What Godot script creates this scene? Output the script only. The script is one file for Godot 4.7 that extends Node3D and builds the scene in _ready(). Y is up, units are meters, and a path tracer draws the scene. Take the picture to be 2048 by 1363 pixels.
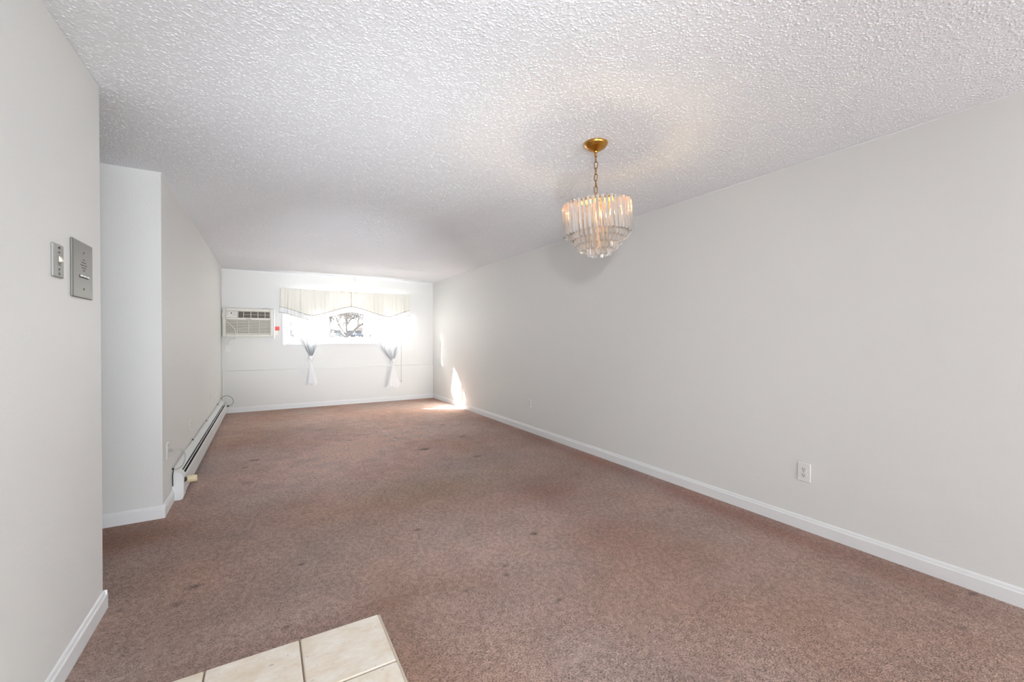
extends Node3D
# An empty carpeted living room: x to the right, y up, -z down the length of the room, metres.

const REAR_FILL := 6.0
const WIDE_SPOT := 3.6
const FAR_FILL := 23.0
const UP_FILL := 4.6
const LOW_FILL := 4.0
const LAMP_WHITE := Color(0.945, 0.967, 1.0)
const CEIL := 2.44
const RIGHT := 3.085      # face of the right wall
const FAR := -8.57        # face of the window wall
const LEFT := -0.63       # face of the living room's left wall
const NEAR_LEFT := -0.66  # face of the wall beside the camera

# ------------------------------------------------------------------ mesh building
class MB:
	var st := SurfaceTool.new()
	func _init() -> void:
		st.begin(Mesh.PRIMITIVE_TRIANGLES)

	func tri(a: Vector3, b: Vector3, c: Vector3, na: Vector3, nb: Vector3, nc: Vector3, ua := Vector2.ZERO, ub := Vector2.ZERO, uc := Vector2.ZERO) -> void:
		var v := [a, b, c]
		var n := [na, nb, nc]
		var u := [ua, ub, uc]
		var order := [0, 1, 2]
		if (b - a).cross(c - a).dot(na + nb + nc) > 0.0:
			order = [0, 2, 1]
		for i in order:
			st.set_normal(n[i])
			st.set_uv(u[i])
			st.add_vertex(v[i])

	# a flat polygon whose outside faces away from the point «inside»
	func face(p: Array, inside: Vector3) -> void:
		var n := Vector3.ZERO
		for i in range(1, p.size() - 1):
			n += (p[i] - p[0]).cross(p[i + 1] - p[0])
		n = n.normalized()
		if n.dot(p[0] - inside) < 0.0:
			n = -n
		for i in range(1, p.size() - 1):
			tri(p[0], p[i], p[i + 1], n, n, n)

	func quad(a: Vector3, b: Vector3, c: Vector3, d: Vector3, na: Vector3, nb: Vector3, nc: Vector3, nd: Vector3) -> void:
		tri(a, b, c, na, nb, nc)
		tri(a, c, d, na, nc, nd)

	# box with chamfered edges between two corners
	func box(lo: Vector3, hi: Vector3, bevel := 0.0, turn := Basis.IDENTITY, at := Vector3.ZERO) -> void:
		var c := (lo + hi) / 2.0
		var h := (hi - lo) / 2.0
		var b := minf(bevel, minf(h.x, minf(h.y, h.z)) * 0.9)
		var mid := turn * c + at
		var corner := func(s: Vector3, axis: int) -> Vector3:
			var p := h - Vector3(b, b, b)
			p[axis] = h[axis]
			return turn * (c + p * s) + at
		for axis in 3:
			var u := (axis + 1) % 3
			var w := (axis + 2) % 3
			for s in [-1.0, 1.0]:
				var f := []
				for k in [[-1.0, -1.0], [1.0, -1.0], [1.0, 1.0], [-1.0, 1.0]]:
					var q := Vector3.ZERO
					q[axis] = s
					q[u] = k[0]
					q[w] = k[1]
					f.append(corner.call(q, axis))
				face(f, mid)
			if b <= 0.0:
				continue
			for s in [-1.0, 1.0]:
				for t in [-1.0, 1.0]:
					var q0 := Vector3.ZERO
					q0[u] = s
					q0[w] = t
					var q1 := q0
					q0[axis] = -1.0
					q1[axis] = 1.0
					face([corner.call(q0, u), corner.call(q1, u), corner.call(q1, w), corner.call(q0, w)], mid)
		if b > 0.0:
			for i in 8:
				var s := Vector3(1.0 if i & 1 else -1.0, 1.0 if i & 2 else -1.0, 1.0 if i & 4 else -1.0)
				face([corner.call(s, 0), corner.call(s, 1), corner.call(s, 2)], mid)

	# tube along points; r may be one radius or a list of them
	func tube(p: Array, r, sides := 8, closed := false, caps := true) -> void:
		var n := p.size()
		var rings := []
		var norms := []
		var last := Vector3.ZERO
		for i in n:
			var d: Vector3
			if closed:
				d = (p[(i + 1) % n] - p[(i + n - 1) % n]).normalized()
			else:
				d = (p[mini(i + 1, n - 1)] - p[maxi(i - 1, 0)]).normalized()
			var side := last - d * last.dot(d)
			if side.length() < 0.01:
				side = d.cross(Vector3.UP if absf(d.y) < 0.9 else Vector3.RIGHT)
			side = side.normalized()
			last = side
			var other := d.cross(side)
			var ring := []
			var nn := []
			var rad: float = r[i] if r is Array else r
			for k in sides:
				var a := TAU * k / sides
				var o := side * cos(a) + other * sin(a)
				ring.append(p[i] + o * rad)
				nn.append(o)
			rings.append(ring)
			norms.append(nn)
		for i in (n if closed else n - 1):
			var j := (i + 1) % n
			for k in sides:
				var l := (k + 1) % sides
				quad(rings[i][k], rings[i][l], rings[j][l], rings[j][k], norms[i][k], norms[i][l], norms[j][l], norms[j][k])
		if caps and not closed:
			face(rings[0], p[1])
			face(rings[n - 1], p[n - 2])

	# surface of revolution about the line through «at» along «up»; profile of (radius, height)
	func lathe(profile: Array, at: Vector3, sides := 24, up := Vector3.UP) -> void:
		var x := up.cross(Vector3.RIGHT if absf(up.x) < 0.9 else Vector3.FORWARD).normalized()
		var y := up.cross(x)
		for i in profile.size() - 1:
			var p: Vector2 = profile[i]
			var q: Vector2 = profile[i + 1]
			var t := (q - p).normalized()
			var np := Vector2(t.y, -t.x)
			for k in sides:
				var a := TAU * k / sides
				var b := TAU * (k + 1) / sides
				var da := x * cos(a) + y * sin(a)
				var db := x * cos(b) + y * sin(b)
				var va := [at + da * p.x + up * p.y, at + db * p.x + up * p.y, at + db * q.x + up * q.y, at + da * q.x + up * q.y]
				var na := da * np.x + up * np.y
				var nb := db * np.x + up * np.y
				quad(va[0], va[1], va[2], va[3], na, nb, nb, na)

	# outline in the plane of two axes pushed along a third; convex outlines get caps
	func extrude(outline: Array, from: float, to: float, place: Callable, caps := true) -> void:
		var n := outline.size()
		var c := Vector2.ZERO
		for o in outline:
			c += o / n
		for i in n:
			var p: Vector2 = outline[i]
			var q: Vector2 = outline[(i + 1) % n]
			var out := Vector2(q.y - p.y, p.x - q.x)
			var a: Vector3 = place.call(p.x, p.y, from)
			var nrm: Vector3 = (place.call(p.x + out.x, p.y + out.y, from) - a).normalized()
			quad(a, place.call(q.x, q.y, from), place.call(q.x, q.y, to), place.call(p.x, p.y, to), nrm, nrm, nrm, nrm)
		if caps:
			var pts := PackedVector2Array(outline)
			var index := Geometry2D.triangulate_polygon(pts)
			for e in [[from, to], [to, from]]:
				var nrm: Vector3 = (place.call(0, 0, e[0]) - place.call(0, 0, e[1])).normalized()
				for k in range(0, index.size(), 3):
					var v := []
					for m in 3:
						v.append(place.call(pts[index[k + m]].x, pts[index[k + m]].y, e[0]))
					tri(v[0], v[1], v[2], nrm, nrm, nrm)

	# grid of points with smooth normals; rows of equal length
	func sheet(rows: Array, uvs := []) -> void:
		var h := rows.size()
		var w: int = rows[0].size()
		var ns := []
		for j in h:
			var r := []
			for i in w:
				var du: Vector3 = rows[j][mini(i + 1, w - 1)] - rows[j][maxi(i - 1, 0)]
				var dv: Vector3 = rows[mini(j + 1, h - 1)][i] - rows[maxi(j - 1, 0)][i]
				r.append(du.cross(dv).normalized())
			ns.append(r)
		for j in h - 1:
			for i in w - 1:
				quad(rows[j][i], rows[j][i + 1], rows[j + 1][i + 1], rows[j + 1][i], ns[j][i], ns[j][i + 1], ns[j + 1][i + 1], ns[j + 1][i])

	func mesh() -> ArrayMesh:
		return st.commit()


func put(called: String, mb: MB, mat: Material, parent: Node = self) -> MeshInstance3D:
	return put_mesh(called, mb.mesh(), mat, parent)

func put_mesh(called: String, m: Mesh, mat: Material, parent: Node = self) -> MeshInstance3D:
	var o := MeshInstance3D.new()
	o.name = called
	o.mesh = m
	o.material_override = mat
	if parent == self:
		o.name = numbered(called)
	parent.add_child(o, true)
	return o

func numbered(called: String) -> String:
	if not has_node(called):
		return called
	var k := 1
	while has_node("%s_%03d" % [called, k]):
		k += 1
	return "%s_%03d" % [called, k]

func thing(called: String, label: String, category: String, at := Vector3.ZERO, group := "") -> Node3D:
	var o := Node3D.new()
	o.name = numbered(called)
	add_child(o)
	o.position = at
	tag(o, label, category, group)
	return o

func tag(o: Node, label: String, category: String, group := "", kind := "") -> Node:
	o.set_meta("label", label)
	o.set_meta("category", category)
	if group:
		o.set_meta("group", group)
	if kind:
		o.set_meta("kind", kind)
	return o

func struct(called: String, mb: MB, mat: Material, label: String, category: String) -> MeshInstance3D:
	var o := put(called, mb, mat)
	tag(o, label, category, "", "structure")
	return o

# ------------------------------------------------------------------ materials
func paint(c: Color, rough := 0.6, spec := 0.5) -> StandardMaterial3D:
	var m := StandardMaterial3D.new()
	m.albedo_color = c
	m.roughness = rough
	m.metallic_specular = spec
	return m

func metal(c: Color, rough := 0.3) -> StandardMaterial3D:
	var m := paint(c, rough)
	m.metallic = 1.0
	return m

func noise(kind: int, freq: float, octaves: int, s: int) -> FastNoiseLite:
	var n := FastNoiseLite.new()
	n.noise_type = kind
	n.frequency = freq
	n.fractal_octaves = octaves
	n.seed = s
	return n

func rgb8(r: float, g: float, b: float) -> Color:
	return Color(r / 255.0, g / 255.0, b / 255.0)

var wall_paint: StandardMaterial3D
var ceiling_paint: StandardMaterial3D
var trim_paint: StandardMaterial3D
var dark: StandardMaterial3D
var plastic: StandardMaterial3D
var brass: StandardMaterial3D
var steel: StandardMaterial3D

func make_materials() -> void:
	wall_paint = paint(rgb8(233, 233, 229), 0.5, 0.35)
	var rolled := noise(FastNoiseLite.TYPE_SIMPLEX_SMOOTH, 0.06, 3, 5)
	var wn := NoiseTexture2D.new()
	wn.width = 256
	wn.height = 256
	wn.seamless = true
	wn.noise = rolled
	wall_paint.heightmap_enabled = true
	wall_paint.heightmap_texture = wn
	wall_paint.heightmap_scale = 0.03
	wall_paint.uv1_triplanar = true
	wall_paint.uv1_world_triplanar = true
	wall_paint.uv1_scale = Vector3(3, 3, 3)

	ceiling_paint = paint(rgb8(242, 244, 246), 0.9, 0.2)
	ceiling_paint.heightmap_enabled = true
	ceiling_paint.heightmap_texture = ImageTexture.create_from_image(popcorn())
	ceiling_paint.heightmap_scale = 0.14
	ceiling_paint.uv1_triplanar = true
	ceiling_paint.uv1_world_triplanar = true
	ceiling_paint.uv1_scale = Vector3(0.9, 0.9, 0.9)

	trim_paint = paint(rgb8(240, 241, 240), 0.35)
	plastic = paint(rgb8(233, 232, 226), 0.35)
	dark = paint(rgb8(38, 37, 36), 0.6)
	brass = metal(rgb8(196, 148, 74), 0.28)
	steel = metal(rgb8(196, 196, 194), 0.38)

# height of a sprayed ceiling: round crumbs of many sizes
func popcorn() -> Image:
	var size := 1024
	var a := noise(FastNoiseLite.TYPE_SIMPLEX_SMOOTH, 0.055, 2, 11).get_seamless_image(size, size).get_data()
	var b := noise(FastNoiseLite.TYPE_SIMPLEX_SMOOTH, 0.12, 1, 12).get_seamless_image(size, size).get_data()
	var out := PackedByteArray()
	out.resize(size * size)
	for i in size * size:
		var big := smoothstep(125.0, 205.0, float(a[i]))
		var tiny := smoothstep(110.0, 200.0, float(b[i]))
		out[i] = int(clampf(big * 0.7 + tiny * 0.3, 0.0, 1.0) * 255.0)
	return Image.create_from_data(size, size, false, Image.FORMAT_L8, out)

# tufts of cut pile: (colour speckle with shade painted into the hollows, height)
func carpet_images() -> Array:
	var size := 1024
	var a := noise(FastNoiseLite.TYPE_SIMPLEX_SMOOTH, 0.075, 3, 21).get_seamless_image(size, size).get_data()
	var b := noise(FastNoiseLite.TYPE_SIMPLEX_SMOOTH, 0.022, 2, 22).get_seamless_image(size, size).get_data()
	var c := noise(FastNoiseLite.TYPE_SIMPLEX_SMOOTH, 0.16, 1, 23).get_seamless_image(size, size).get_data()
	var color := PackedByteArray()
	color.resize(size * size * 3)
	var high := PackedByteArray()
	high.resize(size * size)
	for i in size * size:
		var t := (a[i] - 128) / 128.0
		var u := (b[i] - 128) / 128.0
		var w := (c[i] - 128) / 128.0
		var s := t * 0.17 + u * 0.11 + w * 0.08
		var pit_shade := clampf((-t - 0.28) * 2.2, 0.0, 1.0)  # hollows between tufts get a darker colour, shade painted in
		color[i * 3] = int(clampf(228.0 * (1.0 + s) - 34.0 * pit_shade, 0, 255))
		color[i * 3 + 1] = int(clampf(193.0 * (1.0 + s * 1.05) - 34.0 * pit_shade, 0, 255))
		color[i * 3 + 2] = int(clampf(178.0 * (1.0 + s * 1.1) - 34.0 * pit_shade, 0, 255))
		high[i] = int(clampf(0.5 + t * 0.45 + w * 0.25, 0.0, 1.0) * 255.0)
	return [Image.create_from_data(size, size, false, Image.FORMAT_RGB8, color), Image.create_from_data(size, size, false, Image.FORMAT_L8, high)]

# wear, stains and painted-in window brightness over the whole floor, x from -2.4 to 3.2 and z from -8.7 to 3.1, one texel about 1 cm
const WX := -2.4
const WZ := -8.7
const WW := 5.6
const WH := 15.0
func wear_light_image() -> Image:
	var w := 280
	var h := 750
	var slow := noise(FastNoiseLite.TYPE_SIMPLEX_SMOOTH, 0.022, 3, 31)
	var tone := noise(FastNoiseLite.TYPE_SIMPLEX_SMOOTH, 0.014, 3, 37)
	var fine := noise(FastNoiseLite.TYPE_SIMPLEX_SMOOTH, 0.10, 2, 39)
	var img := Image.create(w, h, false, Image.FORMAT_RGB8)
	# soft patches of worn tone, the pale ones also painting in window brightness: x, z, radius x, radius z, change of r, g, b
	var soft := [
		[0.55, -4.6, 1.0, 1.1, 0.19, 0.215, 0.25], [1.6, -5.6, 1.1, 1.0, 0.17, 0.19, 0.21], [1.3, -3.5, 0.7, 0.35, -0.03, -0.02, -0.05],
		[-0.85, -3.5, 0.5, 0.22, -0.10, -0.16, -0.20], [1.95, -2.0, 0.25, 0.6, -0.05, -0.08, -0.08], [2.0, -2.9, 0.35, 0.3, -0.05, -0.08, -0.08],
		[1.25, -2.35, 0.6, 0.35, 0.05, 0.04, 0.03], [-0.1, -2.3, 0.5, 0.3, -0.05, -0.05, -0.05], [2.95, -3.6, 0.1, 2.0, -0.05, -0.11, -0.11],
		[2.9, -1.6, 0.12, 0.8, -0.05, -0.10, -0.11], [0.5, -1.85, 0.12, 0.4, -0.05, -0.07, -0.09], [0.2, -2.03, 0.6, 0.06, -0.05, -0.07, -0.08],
		[1.4, -7.2, 1.9, 0.9, 0.17, 0.165, 0.155],  # pale floor before the window, daylight put into the colour
	]
	# small marks: x, z, length, width, angle, depth
	var marks := []
	for p in [[505, 920, 10], [513, 920, 8], [489, 935, 7], [494, 966, 12], [512, 885, 5], [764, 945, 7], [748, 963, 6], [790, 875, 8], [930, 869, 7], [925, 873, 12], [848, 898, 20], [762, 902, 6], [885, 849, 8], [955, 912, 14], [1068, 1068, 14], [433, 1242, 9], [571, 1256, 7], [795, 1251, 9], [1005, 1110, 8], [1010, 1133, 12], [1012, 1150, 10], [934, 1182, 7], [1120, 1175, 8], [1118, 1203, 10], [1928, 1257, 9], [1888, 1235, 6], [1340, 1020, 12], [835, 1060, 12], [600, 1130, 10], [385, 1175, 16], [350, 1210, 12], [645, 1040, 8], [700, 880, 9], [640, 860, 7], [1950, 1189, 10], [236, 1222, 10]]:
		var g := on_floor(p[0], p[1])
		var away: float = Vector2(g.x, g.z).length()
		marks.append([g.x, g.z, p[2] * away / 838.0 * 0.55, p[2] * away / 838.0 * 0.35])
	for j in h:
		for i in w:
			var x := WX + (i + 0.5) / w * WW
			var z := WZ + (j + 0.5) / h * WH
			var s := slow.get_noise_2d(i, j)
			var t := tone.get_noise_2d(i + 900, j)
			var f := fine.get_noise_2d(i, j)
			var c := Vector3(0.765 + 0.05 * s + 0.03 * f, 0.757 + 0.05 * s + 0.045 * t + 0.03 * f, 0.748 + 0.05 * s + 0.08 * t + 0.03 * f)
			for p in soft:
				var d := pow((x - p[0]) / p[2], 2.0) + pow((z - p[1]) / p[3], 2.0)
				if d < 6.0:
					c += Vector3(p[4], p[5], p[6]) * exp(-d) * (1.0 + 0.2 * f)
			for p in marks:
				var dx: float = x - p[0]
				if absf(dx) < 0.3:
					var d := pow(dx / p[2], 2.0) + pow((z - p[1]) / p[3], 2.0)
					if d < 5.0:
						c *= 1.0 - 0.34 * exp(-d) * (1.0 + f)
			img.set_pixel(i, j, Color(clampf(c.x, 0, 1), clampf(c.y, 0, 1), clampf(c.z, 0, 1)))
	return img

# where a sight line through a pixel of the photograph met the floor (used once, to measure the stains)
func on_floor(u: float, v: float) -> Vector3:
	var a := (u - 1024.0) / 838.0
	var t := 1.275 * 838.0 / (v - 675.0)
	return Vector3(t * (0.5075 + a * 0.8616), 0.0, -t * (0.8616 - a * 0.5075))

# ------------------------------------------------------------------ start
func _ready() -> void:
	# camera
	var cam := Camera3D.new()
	cam.name = "camera"
	cam.position = Vector3(0, 1.275, 0)
	cam.rotation = Vector3(deg_to_rad(-0.44), deg_to_rad(-30.5), 0)
	cam.fov = 78.24
	cam.near = 0.05
	cam.far = 400.0
	add_child(cam)
	# sky and exposure
	var env := Environment.new()
	env.background_mode = Environment.BG_SKY
	var sky := Sky.new()
	var sm := ProceduralSkyMaterial.new()
	sm.sky_top_color = rgb8(190, 212, 242)
	sm.sky_horizon_color = rgb8(248, 246, 240)
	sm.sky_curve = 0.25
	sm.ground_bottom_color = rgb8(190, 185, 175)
	sm.ground_horizon_color = rgb8(240, 236, 228)
	sky.sky_material = sm
	env.sky = sky
	env.background_energy_multiplier = 3.0
	env.tonemap_mode = Environment.TONE_MAPPER_LINEAR
	env.tonemap_exposure = 1.165
	env.sdfgi_enabled = true
	env.ssao_enabled = true
	env.ssil_enabled = true
	var we := WorldEnvironment.new()
	we.name = "environment"
	we.environment = env
	add_child(we)
	# the sun, low behind the trees and left of the window
	var sun := DirectionalLight3D.new()
	sun.name = "sun"
	sun.light_color = Color(1.0, 0.992, 0.98)
	sun.light_energy = 56.0
	sun.light_angular_distance = 0.5
	sun.shadow_enabled = true
	sun.sky_mode = DirectionalLight3D.SKY_MODE_LIGHT_ONLY
	add_child(sun)
	sun.look_at_from_position(Vector3.ZERO, Vector3(1.0, -0.75, 0.77), Vector3.UP)

	make_materials()
	build_room()
	build_floor()
	build_window()
	build_drapery()
	build_outside()
	build_chandelier()
	build_air_conditioner()
	build_heater()
	build_plates()
	build_unseen_lights()

# unseen lights behind the camera, mostly added fill for the room
func build_unseen_lights() -> void:
	# added glowing panel at the rear wall, soft fill light down the room
	var fill_panel := Node3D.new()
	fill_panel.name = "fill_panel_1"
	add_child(fill_panel)
	fill_panel.position = Vector3(1.3, 0, 6.0)
	tag(fill_panel, "added wide glowing panel behind the viewpoint, fill light for the room", "fill_panel", "", "structure")
	var fill_glow := paint(rgb8(244, 247, 250), 0.5)
	fill_glow.emission_enabled = true
	fill_glow.emission = Color(0.95, 0.98, 1.0)
	fill_glow.emission_energy_multiplier = 1.2
	for s in [-1.0, 1.0]:
		var m := MB.new()
		m.box(Vector3(-0.78, 0.12, -0.03), Vector3(0.78, 2.12, -0.01))
		put("fill_pane", m, fill_glow, fill_panel).position = Vector3(s * 0.82, 0, 0)
		m = MB.new()
		for e in [[-0.84, 0.04, -0.78, 2.2], [0.78, 0.04, 0.84, 2.2], [-0.78, 0.04, 0.78, 0.12], [-0.78, 2.12, 0.78, 2.2]]:
			m.box(Vector3(e[0], e[1], -0.06), Vector3(e[2], e[3], 0.0), 0.006)
		put("frame", m, trim_paint, fill_panel).position = Vector3(s * 0.84, 0, 0)
	var fill_area := AreaLight3D.new()
	fill_area.name = "fill_area_light"
	fill_area.area_size = Vector2(3.2, 2.0)
	fill_area.light_color = LAMP_WHITE
	fill_area.light_energy = REAR_FILL
	fill_area.area_range = 30.0
	fill_area.shadow_enabled = true
	fill_panel.add_child(fill_area)
	fill_area.position = Vector3(0, 1.12, -0.08)
	# added low globe behind the camera, fill light for ceiling and walls
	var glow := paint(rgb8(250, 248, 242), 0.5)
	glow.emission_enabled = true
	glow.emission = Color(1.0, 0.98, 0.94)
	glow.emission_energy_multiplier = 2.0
	build_unseen_spots(glow)
	fill_lamp("added low white globe well behind the viewpoint, fill light for ceiling and walls", Vector3(1.7, 0, 3.0), 0.8, LOW_FILL, glow)

# unseen spots by the camera: one wide, two added as fill
func build_unseen_spots(glow: Material) -> void:
	var o := thing("unseen_spot_rig", "unseen stand right behind the viewpoint with a wide spot and two added fill spots", "lamp", Vector3(0.05, 0, 0.35))
	var m := MB.new()
	for k in 3:
		var a := TAU * k / 3.0
		m.tube([Vector3(0, 0.35, 0), Vector3(cos(a) * 0.28, 0.01, sin(a) * 0.28)], 0.009, 8)
	put("tripod", m, dark, o)
	m = MB.new()
	m.tube([Vector3(0, 0.3, 0), Vector3(0, 1.78, 0)], 0.012, 10)
	put("pole", m, dark, o)
	for e in [[Vector3(0.03, 1.60, -0.09), Vector3(1.5, 1.15, -4.4), 60.0, WIDE_SPOT], [Vector3(0.0, 0.62, -0.12), Vector3(1.4, 1.9, -8.9), 17.0, FAR_FILL], [Vector3(0.0, 0.42, -0.12), Vector3(1.2, 2.35, -5.5), 32.0, UP_FILL]]:  # wide spot, added fill for the end wall, added fill for the ceiling
		var from: Vector3 = e[0]
		var dir: Vector3 = (e[1] - from).normalized()
		m = MB.new()
		m.lathe([Vector2(0.0, -0.10), Vector2(0.035, -0.09), Vector2(0.05, -0.05), Vector2(0.085, -0.005), Vector2(0.087, -0.005), Vector2(0.053, -0.052), Vector2(0.037, -0.093), Vector2(0.0, -0.103)], from, 28, dir)
		var head := put("reflector", m, dark, o)
		m = MB.new()
		m.lathe([Vector2(0.07, -0.022), Vector2(0.05, -0.014), Vector2(0.0, -0.010)], from, 24, dir)
		put("lamp_glass", m, glow, head)
		var l := SpotLight3D.new()
		l.name = "spot_light"
		l.light_energy = e[3]
		l.light_color = LAMP_WHITE
		l.light_size = 0.07
		l.spot_angle = e[2]
		l.spot_angle_attenuation = 1.0
		l.spot_range = 20.0
		l.spot_attenuation = 2.0
		l.shadow_enabled = true
		o.add_child(l, true)
		l.look_at_from_position(o.position + from + dir * 0.01, o.position + from + dir, Vector3.UP)

func fill_lamp(label: String, at: Vector3, y: float, energy: float, glow: Material) -> void:  # added globe on a stand, used as fill light
	var o := thing("fill_lamp", label, "floor lamp", at)
	var m := MB.new()
	m.lathe([Vector2(0, 0.0), Vector2(0.13, 0.0), Vector2(0.13, 0.015), Vector2(0.02, 0.03), Vector2(0, 0.03)], Vector3.ZERO, 24)
	put("base", m, steel, o)
	m = MB.new()
	m.tube([Vector3(0, 0.02, 0), Vector3(0, y - 0.1, 0)], 0.012, 12)
	put("pole", m, steel, o)
	m = MB.new()
	var prof := []
	for i in 13:
		var a := -PI / 2 + PI * i / 12.0
		prof.append(Vector2(0.12 * cos(a), y + 0.12 * sin(a)))
	m.lathe(prof, Vector3.ZERO, 24)
	put("globe_bulb", m, glow, o)
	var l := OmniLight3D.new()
	l.name = "fill_globe_light"
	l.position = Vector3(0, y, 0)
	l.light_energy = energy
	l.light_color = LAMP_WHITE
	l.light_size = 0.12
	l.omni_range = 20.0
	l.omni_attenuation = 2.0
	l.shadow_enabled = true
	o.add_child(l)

# ------------------------------------------------------------------ the shell
func build_room() -> void:
	var m := MB.new()
	m.box(Vector3(-2.4, CEIL, FAR - 0.25), Vector3(RIGHT + 0.2, CEIL + 0.15, 6.2))
	var ceiling := struct("ceiling", m, ceiling_paint, "white ceiling sprayed with popcorn texture", "ceiling")
	# sprayed crumbs, as separate grains where they are near enough to be told apart
	var grain := MB.new()
	var rings := []
	for j in 3:
		var row := []
		for i in 7:
			var a := TAU * i / 6.0
			var e := [1.0, 0.72, 0.0][j] as float
			row.append(Vector3(cos(a) * e, -[0.0, 0.42, 0.62][j], sin(a) * e))
		rings.append(row)
	for j in 2:
		for i in 6:
			var p := [rings[j][i], rings[j][i + 1], rings[j + 1][i + 1], rings[j + 1][i]]
			var n := []
			for q in p:
				n.append(Vector3(q.x, q.y * 1.6 - 0.12, q.z).normalized())
			grain.quad(p[0], p[1], p[2], p[3], n[0], n[1], n[2], n[3])
	var rng := RandomNumberGenerator.new()
	rng.seed = 17
	var spots := []
	while spots.size() < 150000:
		var z := -7.0 * pow(rng.randf(), 1.25) - 0.2
		var x := rng.randf_range(-2.2, RIGHT - 0.01)
		if x < LEFT and z < -3.8 or x < -0.8 and z > -2.6:
			continue
		var w := rng.randf_range(0.0022, 0.0062)
		spots.append(Transform3D(Basis(Vector3.UP, rng.randf() * TAU).scaled(Vector3(w * rng.randf_range(0.8, 1.5), w * rng.randf_range(0.36, 0.7), w)), Vector3(x, CEIL + 0.0002, z)))
	var mm := MultiMesh.new()
	mm.transform_format = MultiMesh.TRANSFORM_3D
	mm.mesh = grain.mesh()
	mm.instance_count = spots.size()
	for i in spots.size():
		mm.set_instance_transform(i, spots[i])
	var crumbs := MultiMeshInstance3D.new()
	crumbs.name = "popcorn_crumbs"
	crumbs.multimesh = mm
	crumbs.material_override = paint(rgb8(242, 244, 246), 0.9, 0.2)
	crumbs.set_meta("kind", "stuff")
	ceiling.add_child(crumbs, true)
	m = MB.new()
	m.box(Vector3(RIGHT, -0.1, FAR - 0.2), Vector3(RIGHT + 0.15, CEIL, 6.0))
	struct("wall_right", m, wall_paint, "long bare off-white wall on the right, running to the window wall", "wall")
	# the window wall with its opening
	m = MB.new()
	var x0 := 0.33
	var x1 := 2.45
	var y0 := 1.2
	var y1 := 2.06
	m.box(Vector3(-0.75, -0.1, FAR - 0.2), Vector3(x0, CEIL, FAR))
	m.box(Vector3(x1, -0.1, FAR - 0.2), Vector3(RIGHT, CEIL, FAR))
	m.box(Vector3(x0, -0.1, FAR - 0.2), Vector3(x1, y0, FAR))
	m.box(Vector3(x0, y1, FAR - 0.2), Vector3(x1, CEIL, FAR))
	var far_wall := struct("wall_far", m, wall_paint, "off-white end wall with the curtained window and the air conditioner", "wall")
	m = MB.new()
	m.box(Vector3(LEFT, 0, FAR), Vector3(RIGHT, 0.715, FAR + 0.035), 0.008)
	put("ledge", m, wall_paint, far_wall)
	m = MB.new()
	m.box(Vector3(-0.75, -0.1, FAR), Vector3(LEFT, CEIL, -3.81))
	struct("wall_left", m, wall_paint, "off-white left wall above the baseboard heater", "wall")
	m = MB.new()
	m.box(Vector3(-2.4, -0.1, -3.93), Vector3(-0.75, CEIL, -3.81))
	struct("wall_hall", m, wall_paint, "short off-white return wall facing the viewer beside the heater wall", "wall")
	m = MB.new()
	m.box(Vector3(-0.78, -0.1, -2.66), Vector3(NEAR_LEFT, CEIL, 6.0), 0.004)
	struct("wall_entry", m, wall_paint, "nearest off-white wall on the left with switch and intercom plates", "wall")
	m = MB.new()
	m.box(Vector3(-2.4, -0.1, -3.81), Vector3(-2.28, CEIL, 6.0))
	struct("wall_corridor", m, wall_paint, "off-white side wall of the corridor behind the nearest left wall", "wall")
	m = MB.new()
	m.box(Vector3(-2.4, -0.1, 6.0), Vector3(RIGHT + 0.15, CEIL, 6.15))
	struct("wall_back", m, wall_paint, "off-white wall closing the room behind the viewer", "wall")

	# baseboards: a flat board with a moulded top
	baseboard("baseboard_right", Vector3(RIGHT, 0, 6.0), Vector3(RIGHT, 0, FAR + 0.035), Vector3.LEFT, "white moulded baseboard along the right wall")
	baseboard("baseboard_far", Vector3(LEFT, 0, FAR + 0.035), Vector3(RIGHT, 0, FAR + 0.035), Vector3.BACK, "white baseboard under the window on the end wall")
	baseboard("baseboard_hall", Vector3(-2.28, 0, -3.81), Vector3(LEFT + 0.014, 0, -3.81), Vector3.BACK, "white baseboard across the short return wall")
	baseboard("baseboard_left", Vector3(LEFT, 0, -3.81), Vector3(LEFT, 0, -4.16), Vector3.RIGHT, "short white baseboard between wall corner and heater")
	baseboard("baseboard_entry", Vector3(NEAR_LEFT, 0, 6.0), Vector3(NEAR_LEFT, 0, -2.66), Vector3.RIGHT, "white baseboard at the foot of the nearest left wall")
	baseboard("baseboard_entry_end", Vector3(-0.78, 0, -2.66), Vector3(NEAR_LEFT + 0.014, 0, -2.66), Vector3.FORWARD, "white baseboard round the end of the nearest left wall")
	# thin bead of ceiling paint where walls meet the ceiling
	m = MB.new()
	m.box(Vector3(RIGHT - 0.003, CEIL - 0.007, FAR), Vector3(RIGHT, CEIL, 6.0))
	struct("trim_1", m, trim_paint, "thin white paint line where the right wall meets the ceiling", "trim")
	m = MB.new()
	m.box(Vector3(LEFT, CEIL - 0.007, FAR), Vector3(LEFT + 0.003, CEIL, -3.81))
	struct("trim_2", m, trim_paint, "thin white paint line above the heater wall at the ceiling", "trim")
	m = MB.new()
	m.box(Vector3(LEFT, CEIL - 0.012, FAR), Vector3(RIGHT, CEIL, FAR + 0.004))
	struct("trim_3", m, trim_paint, "thin white paint line above the window wall at the ceiling", "trim")

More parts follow.
